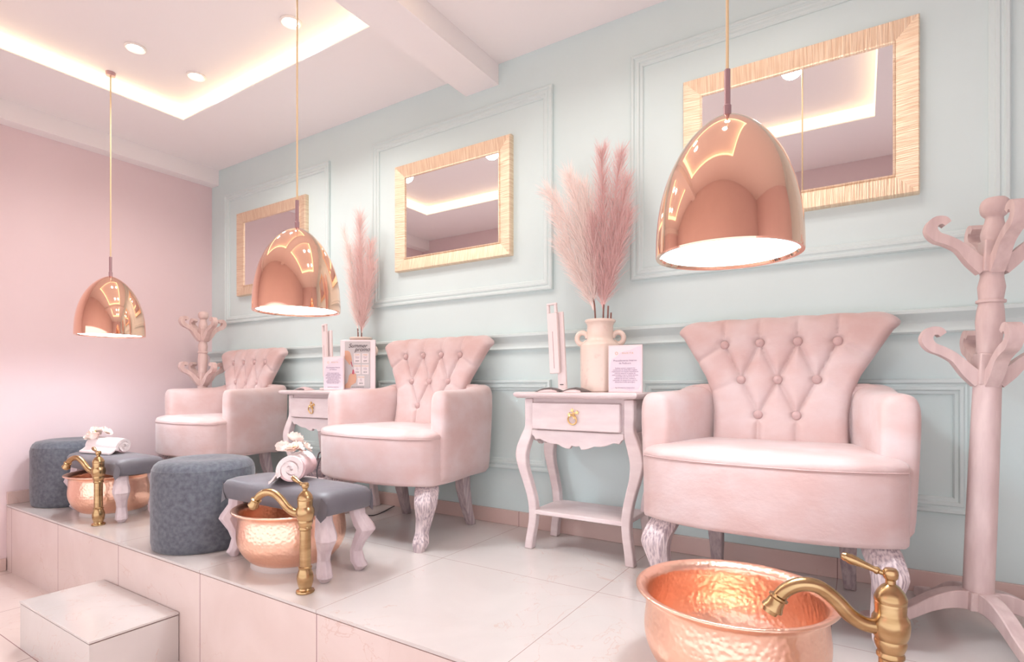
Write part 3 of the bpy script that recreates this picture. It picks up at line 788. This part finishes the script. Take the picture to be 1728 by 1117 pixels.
def text(body, size, loc, m, parent, name='lettering', ax='CENTER', shear=0., width=None, space=1.):
    c = bpy.data.curves.new(name, 'FONT'); c.body = body; c.size = size; c.align_x = ax; c.shear = shear; c.extrude = .00015; c.space_line = space
    c.materials.append(m)
    o = bpy.data.objects.new(name, c); C.objects.link(o); o.parent = parent; o.location = loc; o.rotation_euler = (R(90), 0, 0)
    if width: o.scale = (width, 1, 1)
    dg = bpy.context.evaluated_depsgraph_get()
    me = bpy.data.meshes.new_from_object(o.evaluated_get(dg)); me.name = name
    q = bpy.data.objects.new(name, me); C.objects.link(q); q.parent = parent; q.location = loc; q.rotation_euler = (R(90), 0, 0)
    if width: q.scale = (width, 1, 1)
    bpy.data.objects.remove(o)
    return q
def make_card(label, loc, rz):
    t = thing('information_card', label, 'sign', loc, rz, 'acrylic cards with pedicure notes')
    MB().box(-.064, .064, -.004, .004, 0, .175).build('acrylic_holder', M['acrylic'], t, bevel=.001)
    MB().box(-.060, .060, -.0052, -.0042, .004, .170).build('paper', M['paper'], t)
    n = 20; wash = [(-.060, .085), (-.055, .11), (-.048, .125), (-.03, .134), (-.02, .145), (-.005, .152), (.02, .156), (.045, .168), (.060, .168), (.060, .03), (.05, .012), (.02, .006), (-.03, .02), (-.055, .01), (-.060, .03)]
    MB().prism(wash, -.0055, -.0050).build('lilac_wash', M['paper_lilac'], t)
    text('M A R I T A', .0085, (.010, -.0058, .142), M['ink_gold'], t)
    MB().tube([(-.032+.005*math.cos(a), -.0058, .145+.005*math.sin(a)) for a in [2*PI*i/16 for i in range(17)]], .0005, 4).build('emblem', M['ink_gold'], t)
    text('Procedimiento Interno\nde Pedicure', .0095, (0, -.0058, .115), M['ink_mauve'], t, space=1.05)
    body = 'Realizar siempre asegurar las\ncondiciones de salubridad e higiene\nimplementos con liquido desinfectante\nal fin de asegurar la asepsia de\nenfermedades y que la clienta termine\nimpecable, para disminuir la\nmolestia del servicio, cambios y\nsolicitudes de temperatura, para no\nafectarnos el ciclo quirurgico.'
    text(body, .0064, (0, -.0058, .088), M['ink_mauve'], t, space=1.0)
    text('Agradecemos su comprension.', .006, (0, -.0058, .016), M['ink_mauve'], t)
    return t
make_card('small pedicure notice card leaning before the near milk-can vase', (-.735, 1.925, TT), R(4))
make_card('small pedicure notice card left of the summer promo poster', (-2.296, 1.885, TT), R(10))

def make_led(label, loc, rz):
    t = thing('desk_lamp', label, 'desk lamp', loc, rz, 'folding pale pink desk lamps')
    MB().box(-.030, .055, -.045, .03, 0, .014).build('lamp_base', M['plastic'], t, bevel=.006)
    l = Matrix.Rotation(R(-3.2), 4, 'Y')
    MB().box(-.002, .036, -.004, .008, .012, .325, Matrix.Translation((.004, 0, 0)) @ l).build('upright', M['plastic'], t, bevel=.003)
    hd = MB()
    f = Matrix.Translation((-.004, -.018, .075)) @ l
    # head with a square slot at its top
    hd.box(-.022, .022, -.007, .007, 0, .245, f); hd.box(-.022, -.012, -.007, .007, .245, .278, f); hd.box(.012, .022, -.007, .007, .245, .278, f); hd.box(-.022, .022, -.007, .007, .278, .286, f)
    hd.build('lamp_head', M['plastic'], t, bevel=.002)
    MB().box(-.001, .001, -.0075, -.006, .02, .17, f).build('slot', M['slot'], t)
    MB().box(.010, .026, -.006, -.0042, .028, .031).build('badge', M['ink'], t)
    return t
make_led('folded pale pink desk lamp on the near side table, left of the vase', (-1.045, 1.985, TT), 0)
make_led('folded pale pink desk lamp on the far side table, behind the notice card', (-2.455, 1.985, TT), R(-12))

# sachets lying on the tables
def make_sachet(label, loc, rz, m1, m2):
    t = thing('sachet', label, 'sachet', loc, rz, 'foil sachets lying on the side tables')
    def bag(x0, x1, y0, y1, h, z, seed):
        rnd = random.Random(seed); nx, ny = 14, 8; vs = []; fs = []
        for s in (1, 0):
            for j in range(ny+1):
                for i in range(nx+1):
                    u = i/nx; v = j/ny; e = (math.sin(PI*u)**.5)*(math.sin(PI*v)**.5) if 0 < u < 1 and 0 < v < 1 else 0
                    vs.append((x0+(x1-x0)*u, y0+(y1-y0)*v, z+(h*e*(1+.15*rnd.random()) if s else 0)+.0008+(.0006 if s else 0)))
        n = nx+1; o2 = n*(ny+1)
        for j in range(ny):
            for i in range(nx):
                a = j*n+i; fs.append((a, a+1, a+n+1, a+n)); fs.append((o2+a, o2+a+n, o2+a+n+1, o2+a+1))
        per = [i for i in range(n)]+[j*n+nx for j in range(1, ny+1)]+[ny*n+i for i in range(nx-1, -1, -1)]+[j*n for j in range(ny-1, 0, -1)]
        for a, b_ in zip(per, per[1:]+per[:1]): fs.append((b_, a, o2+a, o2+b_))
        return vs, fs
    MB().add(*bag(-.075, .03, -.03, .03, .016, 0, 1)).build('pouch', m1, t, smooth=True, angle=70)
    MB().add(*bag(-.06, .02, -.036, -.004, .009, 0, 4)).build('label_panel', m2, t, smooth=True, angle=70)
    return t
make_sachet('grey foil sachet with pale panel, left of two on the near side table', (-1.005, 1.885, TT), R(6), M['foil'], M['foil_pink'])
make_sachet('grey and pink foil sachet, right of two on the near side table', (-.90, 1.895, TT), R(-10), M['foil'], M['foil_pink'])
make_sachet('thin foil sachet on the far side table beside the notice card', (-2.50, 1.875, TT), R(-4), M['foil_pink'], M['foil'])

# summer promo poster stand
P = thing('poster_stand', 'white acrylic stand with a grey summer promo poster of painted nails', 'poster', (-2.205, 1.965, TT), R(30))
MB().box(-.092, .092, -.006, .006, 0, .262).build('acrylic_stand', M['acrylic'], P, bevel=.002)
MB().box(-.068, .066, -.008, -.006, .012, .254).build('poster', M['poster_grey'], P)
def pflat(poly, m, name, y=-.0085):
    mb = MB(); mb.prism(poly, y-.0003, y+.0006); return mb.build(name, m, P)
text('Summer', .030, (.000, -.0092, .222), M['ink'], P, shear=.35, width=.95)
text('promo', .030, (.024, -.0092, .203), M['ink'], P, shear=.35, width=.95)
for (x, z, h, a, b_, c) in [(-.002, .142, .05, 'GLAMS', 'manicure\nand gel', '$450'), (.040, .142, .05, 'PAREJA', 'mani and\npedi', '$299'), (-.002, .084, .05, 'MANICURE', '2x1\nen gel', '$350'), (.040, .084, .05, 'RETOQUE', 'acrilico\nmas gel', '$250'), (.018, .026, .05, 'PEDICURE', '2x1\nspa', '$550')]:
    pflat([(x-.018, z), (x+.018, z), (x+.018, z+h), (x-.018, z+h)], M['poster_card'], 'price_card')
    text(a, .0075, (x, -.0092, z+h-.010), M['ink_gold'], P); text(b_, .006, (x, -.0092, z+h-.020), M['ink_mauve'], P); text(c, .009, (x, -.0092, z+.008), M['ink'], P)
text('valid for a limited time only', .006, (.0, -.0092, .016), M['ink'], P)
pflat([(-.067, .206), (-.050, .206), (-.040, .198), (-.034, .180), (-.030, .160), (-.031, .150), (-.036, .148), (-.042, .165), (-.036, .140), (-.042, .132), (-.052, .146), (-.067, .165)], M['skin'], 'printed_hand')
pflat([(-.037, .150), (-.031, .148), (-.026, .124), (-.029, .122)], M['nail'], 'printed_brush', -.0089)
pflat([(-.067, .012), (-.067, .028), (-.052, .044), (-.046, .075), (-.036, .090), (-.030, .085), (-.029, .094), (-.020, .096), (-.016, .088), (-.008, .088), (-.006, .06), (-.010, .040), (-.034, .026), (-.040, .012)], M['skin'], 'printed_hand')
pflat([(-.030, .086), (-.026, .108), (-.020, .108), (-.016, .092), (-.020, .084)], M['nail'], 'printed_nail', -.0089)

# things on the lower shelf of the far table
t = thing('mesh_bag', 'taupe mesh bag on the lower shelf of the far side table', 'bag', (-2.50, 1.98, .157))
MB().loft([rrect(.085, .07, .02, 0), rrect(.09, .075, .02, .02), rrect(.085, .07, .02, .06), rrect(.06, .05, .02, .085)]).build('body', M['bag'], t, smooth=True)
MB().tube(cat([(-.05, 0, .08), (-.03, 0, .12), (.03, 0, .12), (.05, 0, .08)], 5), .004, 6).build('handle', M['bag'], t, smooth=True)
t = thing('blue_box', 'small blue plastic box on the lower shelf of the far side table', 'box', (-2.31, 1.99, .157))
MB().box(-.05, .05, -.04, .04, 0, .035).build('body', M['blue'], t, bevel=.004)
MB().box(-.052, .052, -.042, .042, .035, .043).build('lid', M['blue'], t, bevel=.003)
tag(MB().tube(cat([(-2.38, 1.96, .33), (-2.28, 1.80, .30), (-2.24, 1.74, .20), (-2.16, 1.78, .08), (-2.05, 1.90, .006), (-2.1, 2.12, .006)], 8), .003, 6).build('power_cable', M['cable'], smooth=True),
    'thin black power cable looping behind the footstool towel', 'cable')

# ------------------------------------------------------------------ towels
def towel_section(r, turns, th, n=90):
    """spiral outline in (a, b) plane from centre out and back"""
    outer = []; inner = []
    for i in range(n+1):
        u = i/n; a = u*turns*2*PI; rr = .006+(r-.006)*u
        wob = 1+.06*math.sin(a*2.3+1)
        outer.append((rr*wob*math.cos(a), rr*wob*math.sin(a)*.94)); ri = max(.001, rr-th)
        inner.append((ri*wob*math.cos(a), ri*wob*math.sin(a)*.94))
    return outer+inner[::-1]
def make_towel(label, loc, rz, L, r, flap):
    t = thing('rolled_towel', label, 'towel', loc, rz, 'white towels on the footstools')
    sec = towel_section(r, 2.6, r/2.6*.80)
    rings = []
    for k in range(5):
        y = -L/2+L*k/4; s = 1-.03*(k in (0, 4))
        rings.append([(a*s, y+.003*math.sin(i*.3), b_*s+r*.94) for i, (a, b_) in enumerate(sec)])
    mb = MB(); n = len(sec); vs = [p for rg in rings for p in rg]; fs = []
    for i in range(4):
        for j in range(n):
            a = i*n+j; b_ = i*n+(j+1) % n; fs.append((a, b_, b_+n, a+n))
    h = n//2
    for base_ in (0, 4*n):
        for j in range(h-1): fs.append((base_+j, base_+j+1, base_+n-2-j, base_+n-1-j))
    mb.add(vs, fs); mb.build('roll', M['towel'], t, smooth=True, angle=60)
    # darker core colours in the shade between turns, set in from the ends
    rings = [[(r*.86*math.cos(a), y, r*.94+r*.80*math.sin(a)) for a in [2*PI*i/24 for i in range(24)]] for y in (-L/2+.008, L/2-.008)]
    MB().loft(rings).build('shade_core', M['towel_shade'], t, smooth=True)
    # trailing flap
    P_ = []
    for k in range(9):
        u = k/8; x = -r*.85-flap*u*.55; z = r*.55*(1-u)**1.5+.004
        P_.append((x, z))
    th = .007
    poly = [(x, z+th) for (x, z) in P_]+[(x, max(.001, z-.002)) for (x, z) in reversed(P_)]
    rings = [[(x, -L/2+L*k/6+.004*math.sin(k*2.), z) for (x, z) in poly] for k in range(7)]
    MB().loft(rings).build('flap', M['towel'], t, smooth=True, angle=60)
    return t
SZ = .303
make_towel('white towel roll with its spiral end facing out, on the middle footstool', (-1.735, 1.262, SZ), R(38), .17, .056, .05)
make_towel('white towel roll lying lengthwise on the farthest footstool', (-3.28, 1.262, SZ), R(97), .27, .043, .06)

def bloom(parent, p, r, seed):
    r *= 1.2
    rnd = random.Random(seed); mt = Matrix.Translation(p) @ Matrix.Rotation(rnd.uniform(0, 6), 4, 'Z') @ Matrix.Rotation(rnd.uniform(-.9, .9), 4, 'X') @ Matrix.Rotation(rnd.uniform(-.7, .7), 4, 'Y')
    mb = MB()
    for layer in range(2):
        for k in range(5):
            a = 2*PI*k/5+layer*.6; vs = []; fs = []; nu, nv = 5, 5
            for i in range(nu+1):
                for j in range(nv+1):
                    u = i/nu; v = -1+2*j/nv; w_ = .52*r*math.sin(PI*min(.97, .10+.72*u))*(1-.25*layer)
                    rr = r*u*(1-.25*layer); h = r*(.35+.3*layer)*u**1.6-.12*r*(1-v*v)*u+.05*r*math.sin(v*5+k)*u
                    vs.append((rr*math.cos(a)-v*w_*math.sin(a), rr*math.sin(a)+v*w_*math.cos(a), h))
            for i in range(nu):
                for j in range(nv):
                    q = i*(nv+1)+j; fs.append((q, q+1, q+nv+2, q+nv+1))
            mb.add(vs, fs, mt)
    b_ = mb.build('bloom', M['petal'], parent, smooth=True, angle=80)
    c = MB()
    for k in range(9):
        a = k*2.4; rr = r*.16*math.sqrt(k/9)*1.3
        m2 = mt @ Matrix.Translation((rr*math.cos(a), rr*math.sin(a), r*.16))
        c.lathe([(.0001, -.002), (.0016, 0), (.0012, .002), (.0001, .003)], 6, m2)
    c.build('pollen', M['pollen'], b_, smooth=True)
def sprig(label, loc, spots, twig):
    t = thing('blossom_sprig', label, 'flowers', loc, 0, 'artificial blossom sprigs on the towels')
    MB().tube(cat(twig, 5), .0016, 6).build('twig', M['stem'], t, smooth=True)
    for i, (x, y, z, r) in enumerate(spots): bloom(t, (x, y, z), r, i*7+int(abs(loc[0])*10))
sprig('peach and cream blossom sprig on the middle towel roll', (-1.735, 1.25, SZ+.110), [(-.055, -.01, .006, .024), (-.030, -.025, .012, .022), (0, .0, .040, .026), (.012, -.03, .010, .022), (.035, -.022, .012, .024), (.03, .025, .010, .020), (-.015, .02, .010, .022)], [(-.05, 0, .004), (0, 0, .006), (.05, .01, .002)])
sprig('peach and cream blossom sprig on the farthest towel roll', (-3.345, 1.252, SZ+.082), [(-.045, -.02, .008, .024), (-.020, -.02, .022, .024), (.0, .0, .028, .024), (.035, .01, .020, .024), (-.01, -.04, -.004, .024), (.02, -.035, .0, .022), (-.06, -.035, -.010, .018)], [(-.04, -.01, .01), (.02, -.02, .012), (.075, -.045, -.006)])

# pink neon line glowing on the opposite wall (seen in the copper and brass)
n_ = thing('neon_light', 'pink wavy neon tube on the wall behind the camera', 'neon light', (-1.0, BY+.02, .75))
MB().tube([(x*.01, .0, .05*math.sin(x*.25)) for x in range(-30, 31)], .008, 8).build('tube', M['neon'], n_, smooth=True)
for sx in (-.28, 0, .28): MB().box(sx-.006, sx+.006, -.02, 0, -.01+.05*math.sin(sx*25), .01+.05*math.sin(sx*25)).build('bracket', M['white'], n_)
